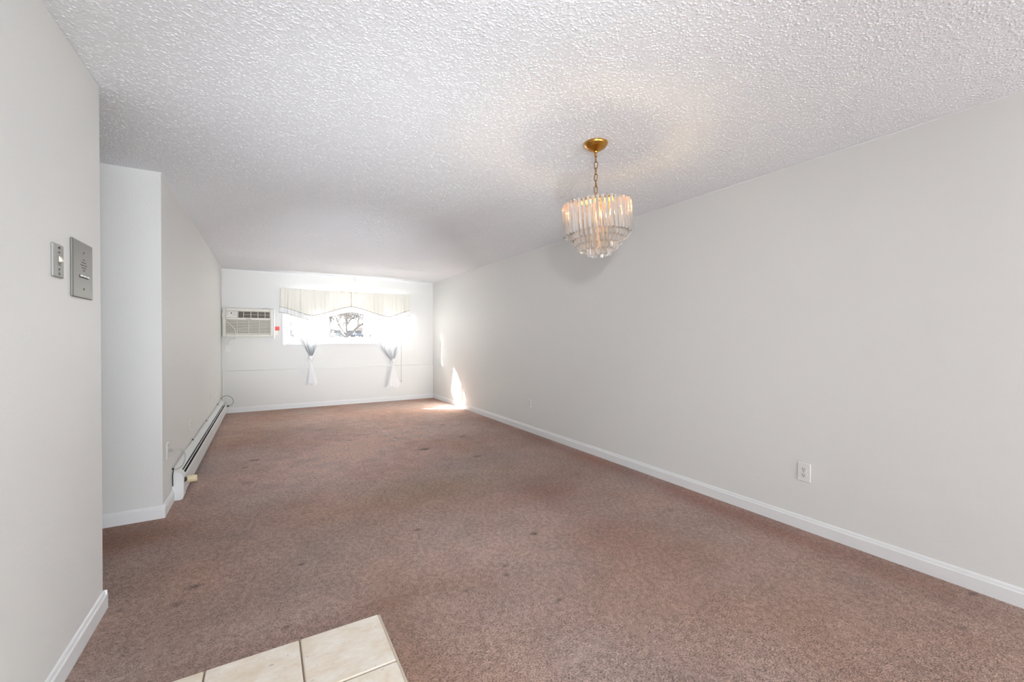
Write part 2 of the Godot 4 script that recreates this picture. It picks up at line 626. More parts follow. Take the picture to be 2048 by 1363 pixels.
func baseboard(called: String, from: Vector3, to: Vector3, out: Vector3, label: String) -> void:
	var m := MB.new()
	var outline := [Vector2(0, 0), Vector2(0.014, 0), Vector2(0.014, 0.066), Vector2(0.012, 0.070), Vector2(0.009, 0.072), Vector2(0.0085, 0.078), Vector2(0.006, 0.086), Vector2(0.002, 0.090), Vector2(0, 0.090)]
	var along := (to - from).normalized()
	m.extrude(outline, 0.0, from.distance_to(to), func(x: float, y: float, s: float) -> Vector3: return from + out * x + Vector3.UP * y + along * s)
	# the outline's winding may face either way: rebuild normals outwards
	struct(called, m, trim_paint, label, "baseboard")

func build_floor() -> void:
	var carpet := paint(Color.WHITE, 0.95, 0.15)
	var im := carpet_images()
	carpet.albedo_texture = ImageTexture.create_from_image(im[0])
	carpet.heightmap_enabled = true
	carpet.heightmap_texture = ImageTexture.create_from_image(im[1])
	carpet.heightmap_scale = 0.7
	carpet.rim_enabled = true
	carpet.rim = 0.35
	carpet.rim_tint = 0.6
	carpet.detail_enabled = true
	carpet.detail_albedo = ImageTexture.create_from_image(wear_light_image())
	carpet.detail_blend_mode = BaseMaterial3D.BLEND_MODE_MUL
	carpet.detail_uv_layer = BaseMaterial3D.DETAIL_UV_2
	var st := SurfaceTool.new()
	st.begin(Mesh.PRIMITIVE_TRIANGLES)
	var a := Vector3(WX, 0, WZ)
	var b := Vector3(WX + WW, 0, WZ + WH)
	var tops := [a, Vector3(b.x, 0, a.z), b, Vector3(a.x, 0, b.z)]
	for k in [0, 1, 2, 0, 2, 3]:
		var v: Vector3 = tops[k]
		st.set_normal(Vector3.UP)
		st.set_uv(Vector2(v.x, v.z) / 0.9)
		st.set_uv2(Vector2((v.x - WX) / WW, (v.z - WZ) / WH))
		st.add_vertex(v)
	for side in 4:
		var p: Vector3 = tops[side]
		var q: Vector3 = tops[(side + 1) % 4]
		var n := (q - p).cross(Vector3.UP).normalized()
		if n.dot(p - (a + b) / 2) < 0:
			n = -n
		var down := Vector3(0, -0.1, 0)
		var loop := [p, q, q + down, p, q + down, p + down]
		if (q - p).cross(down).dot(n) > 0:
			loop = [p, q + down, q, p, p + down, q + down]
		for v in loop:
			st.set_normal(n)
			st.set_uv(Vector2.ZERO)
			st.set_uv2(Vector2.ZERO)
			st.add_vertex(v)
	var floor_mesh := put_mesh("floor", st.commit(), carpet)
	tag(floor_mesh, "worn dusty rose wall-to-wall carpet with dark stains", "carpet", "", "structure")

	# ceramic tiles of the entry, proud of the carpet, with recessed grout
	var grout := paint(rgb8(142, 122, 108), 0.9)
	var x1 := 0.445
	var z0 := -1.956
	var step := 0.3225
	var m := MB.new()
	m.box(Vector3(x1 - step * 3.42, -0.02, z0 + 0.004), Vector3(x1 - 0.006, 0.006, z0 + step * 7))
	put("grout", m, grout, floor_mesh)
	m = MB.new()
	m.box(Vector3(x1 - 0.006, -0.02, z0), Vector3(x1 + 0.004, 0.009, z0 + step * 7), 0.003)
	put("tile_edge", m, paint(rgb8(205, 192, 175), 0.5), floor_mesh)
	var variants := []
	for k in 3:
		var t := paint(Color.WHITE, 0.38, 0.45)
		t.albedo_texture = ImageTexture.create_from_image(tile_image(40 + k * 7))
		t.uv1_triplanar = true
		t.uv1_scale = Vector3(2.6, 2.6, 2.6)
		t.uv1_offset = Vector3(0.5, 0.5, 0.5)
		variants.append(t)
	m = MB.new()
	m.box(Vector3(-0.158, -0.02, -0.158), Vector3(0.158, 0.012, 0.158), 0.004)
	var whole := m.mesh()
	for r in 7:
		for c in 3:
			var o := put_mesh("tile", whole, variants[(r * 2 + c) % 3], floor_mesh)
			o.position = Vector3(x1 - 0.006 - 0.158 - c * step, 0, z0 + 0.158 + r * step)
			o.rotation.y = PI / 2 * ((r * 3 + c * 2) % 4)

func tile_image(s: int) -> Image:
	var size := 256
	var a := noise(FastNoiseLite.TYPE_SIMPLEX_SMOOTH, 0.013, 4, s)
	var b := noise(FastNoiseLite.TYPE_SIMPLEX_SMOOTH, 0.05, 3, s + 1)
	var im := Image.create(size, size, false, Image.FORMAT_RGB8)
	for j in size:
		for i in size:
			var x := a.get_noise_2d(i * 0.6, j * 1.1)
			var y := b.get_noise_2d(i * 0.6, j * 1.2)
			var t := clampf(x * 0.9 + y * 0.5, -1, 1)
			var spot := clampf((y - 0.52) * 3.0, 0, 1)
			im.set_pixel(i, j, rgb8(236 + 12 * t - 60 * spot, 225 + 18 * t - 62 * spot, 208 + 26 * t - 60 * spot))
	return im

# ------------------------------------------------------------------ the window
func build_window() -> void:
	var o := Node3D.new()
	o.name = "window_1"
	add_child(o)
	o.position = Vector3(1.39, 1.2, FAR)
	tag(o, "wide white three-light slider window behind sheer curtains", "window", "", "structure")
	var vinyl := paint(rgb8(243, 244, 244), 0.4)
	var hw := 1.06
	var hh := 0.86
	# casing round the opening, each board its own piece
	for s in [-1.0, 1.0]:
		var m := MB.new()
		m.box(Vector3(-0.035, -0.06, 0.0), Vector3(0.035, hh + 0.06, 0.022), 0.006)
		m.box(Vector3(-0.014, -0.06, 0.022), Vector3(0.014, hh + 0.06, 0.028), 0.004)
		put("casing", m, trim_paint, o).position = Vector3(s * (hw + 0.035), 0, 0)
	for y in [-0.03, hh + 0.03]:
		var m := MB.new()
		m.box(Vector3(-hw - 0.0, -0.03, 0.0), Vector3(hw + 0.0, 0.03, 0.022), 0.006)
		m.box(Vector3(-hw - 0.0, -0.012, 0.022), Vector3(hw + 0.0, 0.012, 0.028), 0.004)
		put("casing", m, trim_paint, o).position = Vector3(0, y, 0)
	var m := MB.new()
	m.box(Vector3(-hw, 0, -0.1), Vector3(hw, 0.05, 0.0), 0.004)
	m.box(Vector3(-hw, hh - 0.03, -0.1), Vector3(hw, hh, 0.0), 0.004)
	m.box(Vector3(-hw, 0.05, -0.1), Vector3(-hw + 0.035, hh - 0.03, 0.0), 0.004)
	m.box(Vector3(hw - 0.035, 0.05, -0.1), Vector3(hw, hh - 0.03, 0.0), 0.004)
	put("frame", m, vinyl, o)
	for x in [-0.395, 0.345]:
		m = MB.new()
		m.box(Vector3(x - 0.03, 0.05, -0.09), Vector3(x + 0.03, hh - 0.03, -0.02), 0.004)
		put("mullion", m, vinyl, o)
	var glass := paint(Color(1, 1, 1, 0.02), 0.02)
	glass.transparency = BaseMaterial3D.TRANSPARENCY_ALPHA
	for r in [[-1.025, -0.425], [-0.365, 0.315], [0.375, 1.025]]:
		# a sash of four rails and its pane
		m = MB.new()
		m.box(Vector3(r[0], 0.05, -0.08), Vector3(r[0] + 0.022, hh - 0.03, -0.04), 0.003)
		m.box(Vector3(r[1] - 0.022, 0.05, -0.08), Vector3(r[1], hh - 0.03, -0.04), 0.003)
		m.box(Vector3(r[0] + 0.022, 0.05, -0.08), Vector3(r[1] - 0.022, 0.08, -0.04), 0.003)
		m.box(Vector3(r[0] + 0.022, hh - 0.06, -0.08), Vector3(r[1] - 0.022, hh - 0.03, -0.04), 0.003)
		var sash := put("sash", m, vinyl, o)
		m = MB.new()
		m.box(Vector3(r[0] + 0.02, 0.078, -0.062), Vector3(r[1] - 0.02, hh - 0.058, -0.058))
		put("pane", m, glass, sash)
	# blind cord hanging at the right
	var cord := thing("pull_cord", "thin blind cord with a small pull hanging right of the right curtain", "cord", Vector3(2.385, 0, FAR + 0.07))
	m = MB.new()
	m.tube([Vector3(0, 1.24, -0.005), Vector3(0.002, 0.9, 0), Vector3(0.0, 0.6, 0), Vector3(0.004, 0.415, 0)], 0.0028, 6)
	put("cord", m, paint(rgb8(150, 146, 138), 0.7), cord)
	m = MB.new()
	m.lathe([Vector2(0, 0.0), Vector2(0.011, 0.004), Vector2(0.009, 0.03), Vector2(0.003, 0.045), Vector2(0, 0.046)], Vector3(0.004, 0.375, 0), 12)
	put("pull", m, paint(rgb8(196, 190, 176), 0.5), cord)

func sheer(c: Color, alpha: float, through := 0.62) -> StandardMaterial3D:
	var m := paint(Color(c.r, c.g, c.b, alpha), 0.9, 0.1)
	m.transparency = BaseMaterial3D.TRANSPARENCY_ALPHA
	m.backlight_enabled = true
	m.backlight = Color(through, through, through)
	m.cull_mode = BaseMaterial3D.CULL_DISABLED
	return m

# value of a curve given as [[s, value], ...]
func curve(k: Array, s: float) -> float:
	for i in k.size() - 1:
		if s <= k[i + 1][0]:
			var t: float = clampf((s - k[i][0]) / (k[i + 1][0] - k[i][0]), 0, 1)
			t = t * t * (3 - 2 * t) if k.size() > 2 else t
			return lerpf(k[i][1], k[i + 1][1], t)
	return k[-1][1]

func build_drapery() -> void:
	var z := FAR + 0.12
	# rod with returns
	var rod := thing("curtain_rod", "flat white curtain rod over the window carrying the valance", "curtain rod", Vector3(0, 2.135, FAR))
	var m := MB.new()
	m.box(Vector3(0.245, -0.008, 0.112), Vector3(2.53, 0.008, 0.118), 0.002)
	m.box(Vector3(0.245, -0.008, 0.0), Vector3(0.251, 0.008, 0.114), 0.002)
	m.box(Vector3(2.524, -0.008, 0.0), Vector3(2.53, 0.008, 0.114), 0.002)
	put("rod", m, paint(rgb8(214, 206, 186), 0.5), rod)
	for x in [0.248, 2.527]:
		m = MB.new()
		m.box(Vector3(x - 0.012, -0.03, -0.0), Vector3(x + 0.012, 0.03, 0.006), 0.002)
		put("bracket", m, plastic, rod)

	# valance: a gathered cream skirt with two dips, a white band between two brown cords
	var val := thing("valance", "cream sheer valance with white hem band and brown piping over the window", "valance", Vector3(0, 0, FAR))
	var seam := [[0.225, 1.822], [0.745, 1.68], [1.42, 1.868], [2.108, 1.69], [2.55, 1.835]]
	var hem := [[0.22, 1.728], [0.745, 1.592], [1.42, 1.755], [2.108, 1.592], [2.555, 1.738]]
	var line := func(k: Array, x: float) -> float:
		for i in k.size() - 1:
			if x <= k[i + 1][0]:
				var t: float = clampf((x - k[i][0]) / (k[i + 1][0] - k[i][0]), 0, 1)
				var soft := t * t * (3 - 2 * t)
				return lerpf(k[i][1], k[i + 1][1], lerpf(t, soft, 0.55))
		return k[-1][1]
	var fold := noise(FastNoiseLite.TYPE_SIMPLEX, 3.4, 2, 71)
	# path of the skirt seen from above: out from the wall, along the rod, back to the wall
	var path := []
	for i in 5:
		path.append(Vector2(0.236, 0.012 + 0.11 * i / 5.0))
	for i in 231:
		path.append(Vector2(0.236 + (2.54 - 0.236) * i / 230.0, 0.122))
	for i in 5:
		path.append(Vector2(2.54, 0.122 - 0.11 * (i + 1) / 5.0))
	var spot := func(i: int, d: float, y: float) -> Vector3:
		var p: Vector2 = path[i]
		var on := clampf((i - 3) / 6.0, 0, 1) * clampf((path.size() - 4 - i) / 6.0, 0, 1)
		var f := fold.get_noise_2d(p.x * 3.0, 0.2) * 0.03 + fold.get_noise_2d(p.x * 9.0, 5.0) * 0.012
		var pinch := exp(-pow((p.x - 1.42) / 0.03, 2.0)) * 0.03
		var flare := Vector2((p.x - 1.39) * 0.012 * d, 0.035 * d * on)
		var q := p + flare + Vector2(0, on * ((f * (0.25 + d) - pinch * minf(1.0, d))))
		return Vector3(q.x, y, maxf(q.y, 0.006))
	var build := func(from: Callable, to: Callable, d0: float, d1: float, n: int) -> MB:
		var rows := []
		for j in n + 1:
			var r := []
			for i in path.size():
				var y: float = lerpf(from.call(path[i].x), to.call(path[i].x), float(j) / n)
				r.append(spot.call(i, lerpf(d0, d1, float(j) / n), y))
			rows.append(r)
		var mb := MB.new()
		mb.sheet(rows)
		return mb
	var top := func(_x: float) -> float: return 2.148
	var at_seam := func(x: float) -> float: return line.call(seam, x)
	var at_hem := func(x: float) -> float: return line.call(hem, x)
	put("skirt", build.call(top, at_seam, 0.0, 1.0, 12), sheer(rgb8(240, 237, 226), 0.975, 0.3), val)
	put("hem_band", build.call(at_seam, at_hem, 1.0, 1.25, 3), sheer(rgb8(248, 248, 246), 0.98, 0.3), val)
	var cordm := paint(rgb8(122, 100, 76), 0.8)
	for e in [[at_seam, 1.0], [at_hem, 1.25]]:
		m = MB.new()
		var pts := []
		for i in range(0, path.size(), 2):
			pts.append(spot.call(i, e[1], e[0].call(path[i].x)) + Vector3(0, 0, 0.003))
		m.tube(pts, 0.0036, 5)
		put("piping", m, cordm, val)
	m = MB.new()
	m.tube([Vector3(1.42, 2.14, 0.126), Vector3(1.422, 2.0, 0.122), Vector3(1.42, 1.88, 0.13)], 0.004, 6)
	m.lathe([Vector2(0, 0), Vector2(0.012, 0.002), Vector2(0.012, 0.014), Vector2(0, 0.018)], Vector3(1.42, 1.877, 0.128), 12)
	put("gather_tie", m, paint(rgb8(190, 168, 132), 0.8), val)
	# two sheer panels, each gathered into a knot
	var cloth := sheer(rgb8(250, 250, 250), 0.994)
	var thick := sheer(rgb8(246, 246, 245), 0.97, 0.3)
	# left: s runs from the top (0) to the knot (1): [s, left edge], [s, right edge]
	panel("curtain", "left sheer white curtain panel tied in a low knot", Vector3(0, 0, FAR + 0.06), 2.09, 0.93,
		[[0.0, 0.33], [0.32, 0.335], [0.55, 0.43], [0.78, 0.565], [0.93, 0.655], [1.0, 0.69]], [[0.0, 1.04], [0.36, 1.02], [0.62, 0.94], [0.82, 0.83], [1.0, 0.745]],
		Vector3(0.712, 0.885, 0.03), 0.43, [0.662, 0.815], cloth, thick, 3)
	panel("curtain", "right sheer white curtain panel tied in a low knot beside the blind cord", Vector3(0, 0, FAR + 0.06), 2.09, 0.84,
		[[0.0, 1.69], [0.36, 1.705], [0.6, 1.80], [0.8, 1.925], [0.93, 2.06], [1.0, 2.17]], [[0.0, 2.50], [0.55, 2.49], [0.68, 2.46], [0.78, 2.385], [1.0, 2.245]],
		Vector3(2.215, 0.795, 0.03), 0.30, [2.10, 2.335], cloth, thick, 9)

func panel(called: String, label: String, at: Vector3, top: float, neck: float, left: Array, right: Array, knot: Vector3, bottom: float, tail: Array, cloth: Material, thick: Material, s: int) -> void:
	var o := thing(called, label, "curtain", at, "sheer curtain panels at the window")
	var ns := noise(FastNoiseLite.TYPE_SIMPLEX, 1.0, 2, s)
	var piece := func(k: Array, t: float) -> float:
		for i in k.size() - 1:
			if t <= k[i + 1][0]:
				return lerpf(k[i][1], k[i + 1][1], clampf((t - k[i][0]) / (k[i + 1][0] - k[i][0]), 0, 1))
		return k[-1][1]
	var rows := []
	var h := 46
	var w := 110
	for j in h + 1:
		var t := float(j) / h
		var l: float = 0.5 * piece.call(left, t) + 0.25 * piece.call(left, t - 0.04) + 0.25 * piece.call(left, t + 0.04)
		var r: float = 0.5 * piece.call(right, t) + 0.25 * piece.call(right, t - 0.04) + 0.25 * piece.call(right, t + 0.04)
		var row := []
		for i in w + 1:
			var u := float(i) / w
			# cloth bunches: deeper folds as the panel narrows
			var deep := lerpf(0.014, 0.045, clampf((t - 0.3) * 1.3, 0, 1)) * lerpf(1.0, 0.75, clampf((t - 0.9) * 10, 0, 1))
			var ph := u * TAU * 7.0 + ns.get_noise_2d(u * 4.0, t * 0.7) * 3.0
			var z := sin(ph) * deep + ns.get_noise_2d(u * 9.0 + 40.0, t) * deep * 0.7
			var x := lerpf(l, r, u) + cos(ph) * 0.006 * (1.0 - t)
			var sag := sin(PI * u) * 0.05 * clampf((t - 0.55) * 2.0, 0, 1)
			row.append(Vector3(x, lerpf(top, neck, t) - sag * (1.0 - clampf((t - 0.85) * 6, 0, 1)), maxf(0.03 + z, -0.02)))
		rows.append(row)
	var m := MB.new()
	m.sheet(rows)
	put("drape", m, cloth, o)
	# rolled side hems
	for e in [0, w]:
		m = MB.new()
		var pts := []
		for j in h + 1:
			pts.append(rows[j][e])
		m.tube(pts, 0.005, 6)
		put("side_hem", m, thick, o)
	# knot: a twisted bulge of cloth
	rows = []
	for j in 19:
		var t := j / 18.0
		var row := []
		var y := lerpf(neck + 0.02, knot.y - 0.075, t)
		var rad := 0.03 + 0.020 * sin(PI * clampf(t * 1.15, 0, 1)) - 0.014 * smoothstep(0.75, 1.0, t)
		for i in 33:
			var a := TAU * i / 32.0
			var lump := 1.0 + 0.22 * sin(a * 3.0 + t * 7.0) + 0.08 * sin(a * 7.0 - t * 4.0)
			row.append(Vector3(knot.x + 0.006 * sin(t * 6) + cos(a) * rad * lump, y, knot.z + sin(a) * rad * lump * 0.7 + 0.012))
		rows.append(row)
	m = MB.new()
	m.sheet(rows)
	put("knot", m, thick, o)
	# tail: pleats flaring to an uneven hem
	rows = []
	for j in 25:
		var t := j / 24.0
		var row := []
		for i in 73:
			var a := TAU * i / 72.0
			var l := lerpf(knot.x - 0.016, tail[0], pow(t, 0.8))
			var r := lerpf(knot.x + 0.016, tail[1], pow(t, 0.8))
			var c := (l + r) / 2
			var half := (r - l) / 2
			var lump := 1.0 + (0.16 * sin(a * 6.0 + t) + 0.09 * sin(a * 11.0 + 2.0)) * t
			var drop := (0.03 * sin(a * 2.0 + s) + 0.012 * sin(a * 5.0)) * t
			row.append(Vector3(c + cos(a) * half * lump, lerpf(knot.y - 0.06, bottom, t) + drop, 0.045 + sin(a) * (0.012 + 0.03 * t) * lump))
		rows.append(row)
	m = MB.new()
	m.sheet(rows)
	put("tail", m, thick, o)

# ------------------------------------------------------------------ beyond the window
func build_outside() -> void:
	var m := MB.new()
	# bare bright ground climbing gently away from the house
	var rows := []
	for j in 13:
		var row := []
		for i in 9:
			var z := -8.85 - j * 10.0
			var x := -60.0 + i * 15.0
			row.append(Vector3(x + j * 4.0, 1.0 + 0.0052 * (-8.85 - z) + 0.04 * sin(i * 2.1 + j * 1.3), z))
		rows.append(row)
	m.sheet(rows)
	var soil := paint(rgb8(100, 96, 84), 0.95)
	struct("ground", m, soil, "sunlit open ground outside the window", "ground")
	m = MB.new()
	m.box(Vector3(-5.0, 0.9, -14.2), Vector3(8.0, 1.10, -8.8), 0.01)  # added slab, reflects sun up through the window to the ceiling
	struct("bounce_slab", m, paint(rgb8(226, 228, 230), 0.9), "added white slab just outside the window, bouncing sunlight up into the room", "bounce_slab")

	var bark := paint(rgb8(40, 32, 27), 0.9)
	var leafy := paint(rgb8(26, 29, 24), 0.8)
	var russet := paint(rgb8(92, 70, 56), 0.8)
	# spreading tree, forked low
	var rng := RandomNumberGenerator.new()
	rng.seed = 5
	var tree := thing("tree", "low forked tree with dark spreading branches outside the middle pane", "tree", Vector3(2.375, 1.1, -15.0))
	var tips := []
	var wood := MB.new()
	var limbs := [
		[[Vector3(0, -0.05, 0), Vector3(0, 0.25, 0.02), Vector3(-0.02, 0.6, 0), Vector3(0.0, 0.95, 0.05), Vector3(-0.03, 1.5, 0.1)], 0.05],
		[[Vector3(0, 0.22, 0), Vector3(0.16, 0.36, 0.1), Vector3(0.34, 0.55, 0.1), Vector3(0.52, 0.66, 0.0), Vector3(0.85, 0.74, -0.1), Vector3(1.4, 0.95, -0.2)], 0.042],
		[[Vector3(0, 0.15, 0), Vector3(-0.16, 0.28, 0.1), Vector3(-0.34, 0.40, 0.1), Vector3(-0.62, 0.47, 0.2), Vector3(-1.1, 0.7, 0.2)], 0.034],
		[[Vector3(-0.02, 0.26, 0), Vector3(-0.12, 0.42, -0.1), Vector3(-0.24, 0.62, -0.2), Vector3(-0.3, 0.85, -0.2), Vector3(-0.5, 1.3, -0.3)], 0.028],
		[[Vector3(0.0, 0.62, 0), Vector3(0.14, 0.8, -0.1), Vector3(0.34, 0.95, -0.1), Vector3(0.7, 1.2, 0.1)], 0.026],
	]
	for l in limbs:
		grow(wood, l[0], l[1], 3, rng, tips)
	put("trunk", wood, bark, tree)
	scatter("foliage", tips, func(p: Vector3) -> bool: return p.x > -0.1 and p.y > 0.68, 7000, 0.15, leafy, tree, rng)
	scatter("dry_foliage", tips, func(p: Vector3) -> bool: return p.x < 0.15 and p.y > 0.6, 1300, 0.15, russet, tree, rng)
	# added tall tree, out of view, keeping the sun off the forked tree
	var shade_fir := thing("shade_tree", "added tall dark tree out of view left of the window, shading the forked tree", "tree", Vector3(-5.2, 1.05, -21.5))
	m = MB.new()
	m.tube([Vector3(0, -0.1, 0), Vector3(0, 9.5, 0)], [0.2, 0.03], 8)
	put("trunk", m, bark, shade_fir)
	m = MB.new()
	for k in 12:
		var y0 := 0.7 + k * 0.78
		var r0 := 3.0 * (1.0 - k / 13.0)
		m.lathe([Vector2(r0 * 0.25, y0 + 0.25), Vector2(r0, y0), Vector2(r0 * 0.55, y0 + 0.6), Vector2(r0 * 0.1, y0 + 1.25)], Vector3.ZERO, 17)
	put("needles", m, leafy, shade_fir)
	# dark evergreens at the left
	for e in [[Vector3(1.78, 1.1, -14.5), 2.0, 0.13, "narrow dark evergreen outside the left edge of the middle pane"], [Vector3(0.59, 1.1, -13.5), 1.6, 0.12, "dark evergreen bush outside the left pane"]]:
		var bush := thing("evergreen", e[3], "tree", e[0])
		var w := MB.new()
		w.tube([Vector3(0, -0.05, 0), Vector3(0.02, e[1] * 0.9, 0)], [0.03, 0.01], 6)
		put("trunk", w, bark, bush)
		var pts := []
		for k in 160:
			var y: float = rng.randf_range(0.3, 1.0) * e[1]
			var rr: float = e[2] * sqrt(rng.randf())
			var a := rng.randf() * TAU
			pts.append(Vector3(cos(a) * rr, y, sin(a) * rr))
		scatter("foliage", pts, func(_p: Vector3) -> bool: return true, 1500, 0.07, leafy, bush, rng)
	# parked cars far off across the lot, nose on
	var cars := [[700.5, rgb8(48, 74, 100), "blue car parked far off behind the tree trunk"], [718.0, rgb8(62, 76, 98), "grey-blue car parked far off, right of the tree trunk"], [738.5, rgb8(44, 64, 98), "blue car parked far off outside the right pane"], [660.5, rgb8(16, 20, 26), "dark car parked far off at the left of the middle pane"], [577.0, rgb8(16, 20, 30), "dark blue car parked far off outside the left pane"], [649.0, rgb8(10, 10, 12), "black car parked far off outside the left pane beside the mullion"], [677.0, rgb8(84, 96, 104), "pale silver car parked far off, left of the tree trunk"]]
	var row := 0
	for c in cars:
		row += 1
		var a: float = (c[0] - 1024.0) / 838.0
		var zz := -96.0 if row in [1, 2, 3, 4] else -89.0 if row in [5, 7] else -103.0
		car(Vector3(-zz * (0.5075 + a * 0.8616) / (0.8616 - a * 0.5075), 1.0 + 0.0052 * (-8.85 - zz), zz), c[1], c[2])
	# pale apartment house beyond the cars
	var house := thing("apartment_building", "pale far building with small windows beyond the parked cars", "building", Vector3(30.0, 1.4, -112.0))
	m = MB.new()
	m.box(Vector3(-13, 0, -6), Vector3(16, 3.4, 6), 0.05)
	put("wall", m, paint(rgb8(232, 224, 210), 0.9), house)
	m = MB.new()
	m.extrude([Vector2(-7, 3.4), Vector2(7, 3.4), Vector2(0, 4.6)], -14.0, 17.0, func(x: float, y: float, s: float) -> Vector3: return Vector3(s, y, x))
	put("roof", m, paint(rgb8(206, 198, 190), 0.9), house)
	for k in 6:
		m = MB.new()
		m.box(Vector3(-11 + k * 4.4, 1.1, 5.95), Vector3(-9.6 + k * 4.4, 2.4, 6.05), 0.02)
		put("window", m, paint(rgb8(126, 116, 112), 0.3), house)

func grow(mb: MB, pts: Array, r: float, depth: int, rng: RandomNumberGenerator, tips: Array) -> void:
	var rad := []
	for i in pts.size():
		rad.append(r * (1.0 - 0.75 * i / (pts.size() - 1.0)))
	mb.tube(pts, rad, 6)
	for i in range(1, pts.size()):
		tips.append(pts[i])
		if depth <= 0:
			continue
		for k in 3:
			var f := rng.randf()
			var from: Vector3 = pts[i - 1].lerp(pts[i], f)
			var along: Vector3 = (pts[i] - pts[i - 1]).normalized()
			var dir := (along * 0.7 + Vector3(rng.randf_range(-1, 1), rng.randf_range(-0.35, 0.9), rng.randf_range(-0.8, 0.8))).normalized()
			if from.y < 0.5:
				continue
			var length := rng.randf_range(0.25, 0.5) * (0.45 + 0.18 * depth)
			var q := [from, from + dir * length * 0.5 + Vector3(0, 0.01, 0), from + dir * length + Vector3(0, rng.randf_range(-0.02, 0.08), 0)]
			grow(mb, q, r * 0.42, depth - 1, rng, tips)

func scatter(called: String, pts: Array, keep: Callable, count: int, spread: float, mat: Material, parent: Node, rng: RandomNumberGenerator) -> void:
	var some := []
	for p in pts:
		if keep.call(p):
			some.append(p)
	if some.is_empty():
		return
	var m := MB.new()
	var n := Vector3(0.2, 0.9, 0.3).normalized()
	var pt := [Vector3(0, 0, 0), Vector3(0.012, 0.018, 0.002), Vector3(0.004, 0.045, 0.006), Vector3(-0.011, 0.02, 0.002)]
	m.quad(pt[0], pt[1], pt[2], pt[3], n, n, n, n)
	var mm := MultiMesh.new()
	mm.transform_format = MultiMesh.TRANSFORM_3D
	mm.mesh = m.mesh()
	mm.instance_count = count
	for i in count:
		var p: Vector3 = some[rng.randi() % some.size()]
		var b := Basis.from_euler(Vector3(rng.randf() * TAU, rng.randf() * TAU, rng.randf() * TAU)).scaled(Vector3.ONE * rng.randf_range(0.7, 1.5))
		mm.set_instance_transform(i, Transform3D(b, p + Vector3(rng.randf_range(-1, 1), rng.randf_range(-1, 1), rng.randf_range(-1, 1)) * spread))
	var o := MultiMeshInstance3D.new()
	o.name = called
	o.multimesh = mm
	o.material_override = mat
	o.set_meta("kind", "stuff")
	parent.add_child(o, true)

func car(at: Vector3, c: Color, label: String) -> void:
	var o := thing("car", label, "car", at, "cars parked beyond the window")
	var m := MB.new()
	m.box(Vector3(-0.88, 0.25, -4.3), Vector3(0.88, 0.85, 0.0), 0.12)
	m.extrude([Vector2(-0.78, 0.82), Vector2(0.78, 0.82), Vector2(0.6, 1.45), Vector2(-0.6, 1.45)], -3.6, -1.1, func(x: float, y: float, s: float) -> Vector3: return Vector3(x, y, s))
	put("body", m, paint(c, 0.3), o)
	m = MB.new()
	m.extrude([Vector2(-0.7, 0.87), Vector2(0.7, 0.87), Vector2(0.55, 1.38), Vector2(-0.55, 1.38)], -1.1, -1.06, func(x: float, y: float, s: float) -> Vector3: return Vector3(x, y, s))
	put("windscreen", m, paint(rgb8(28, 34, 40), 0.15), o)
	for s in [-1.0, 1.0]:
		for z in [-3.5, -0.8]:
			m = MB.new()
			m.lathe([Vector2(0, -0.1), Vector2(0.31, -0.1), Vector2(0.33, 0.0), Vector2(0.31, 0.1), Vector2(0, 0.1)], Vector3(s * 0.8, 0.32, z), 16, Vector3.RIGHT)
			put("wheel", m, dark, o)
		m = MB.new()
		m.box(Vector3(s * 0.65 - 0.15, 0.58, -0.02), Vector3(s * 0.65 + 0.15, 0.72, 0.02), 0.01)
		put("headlamp", m, plastic, o)

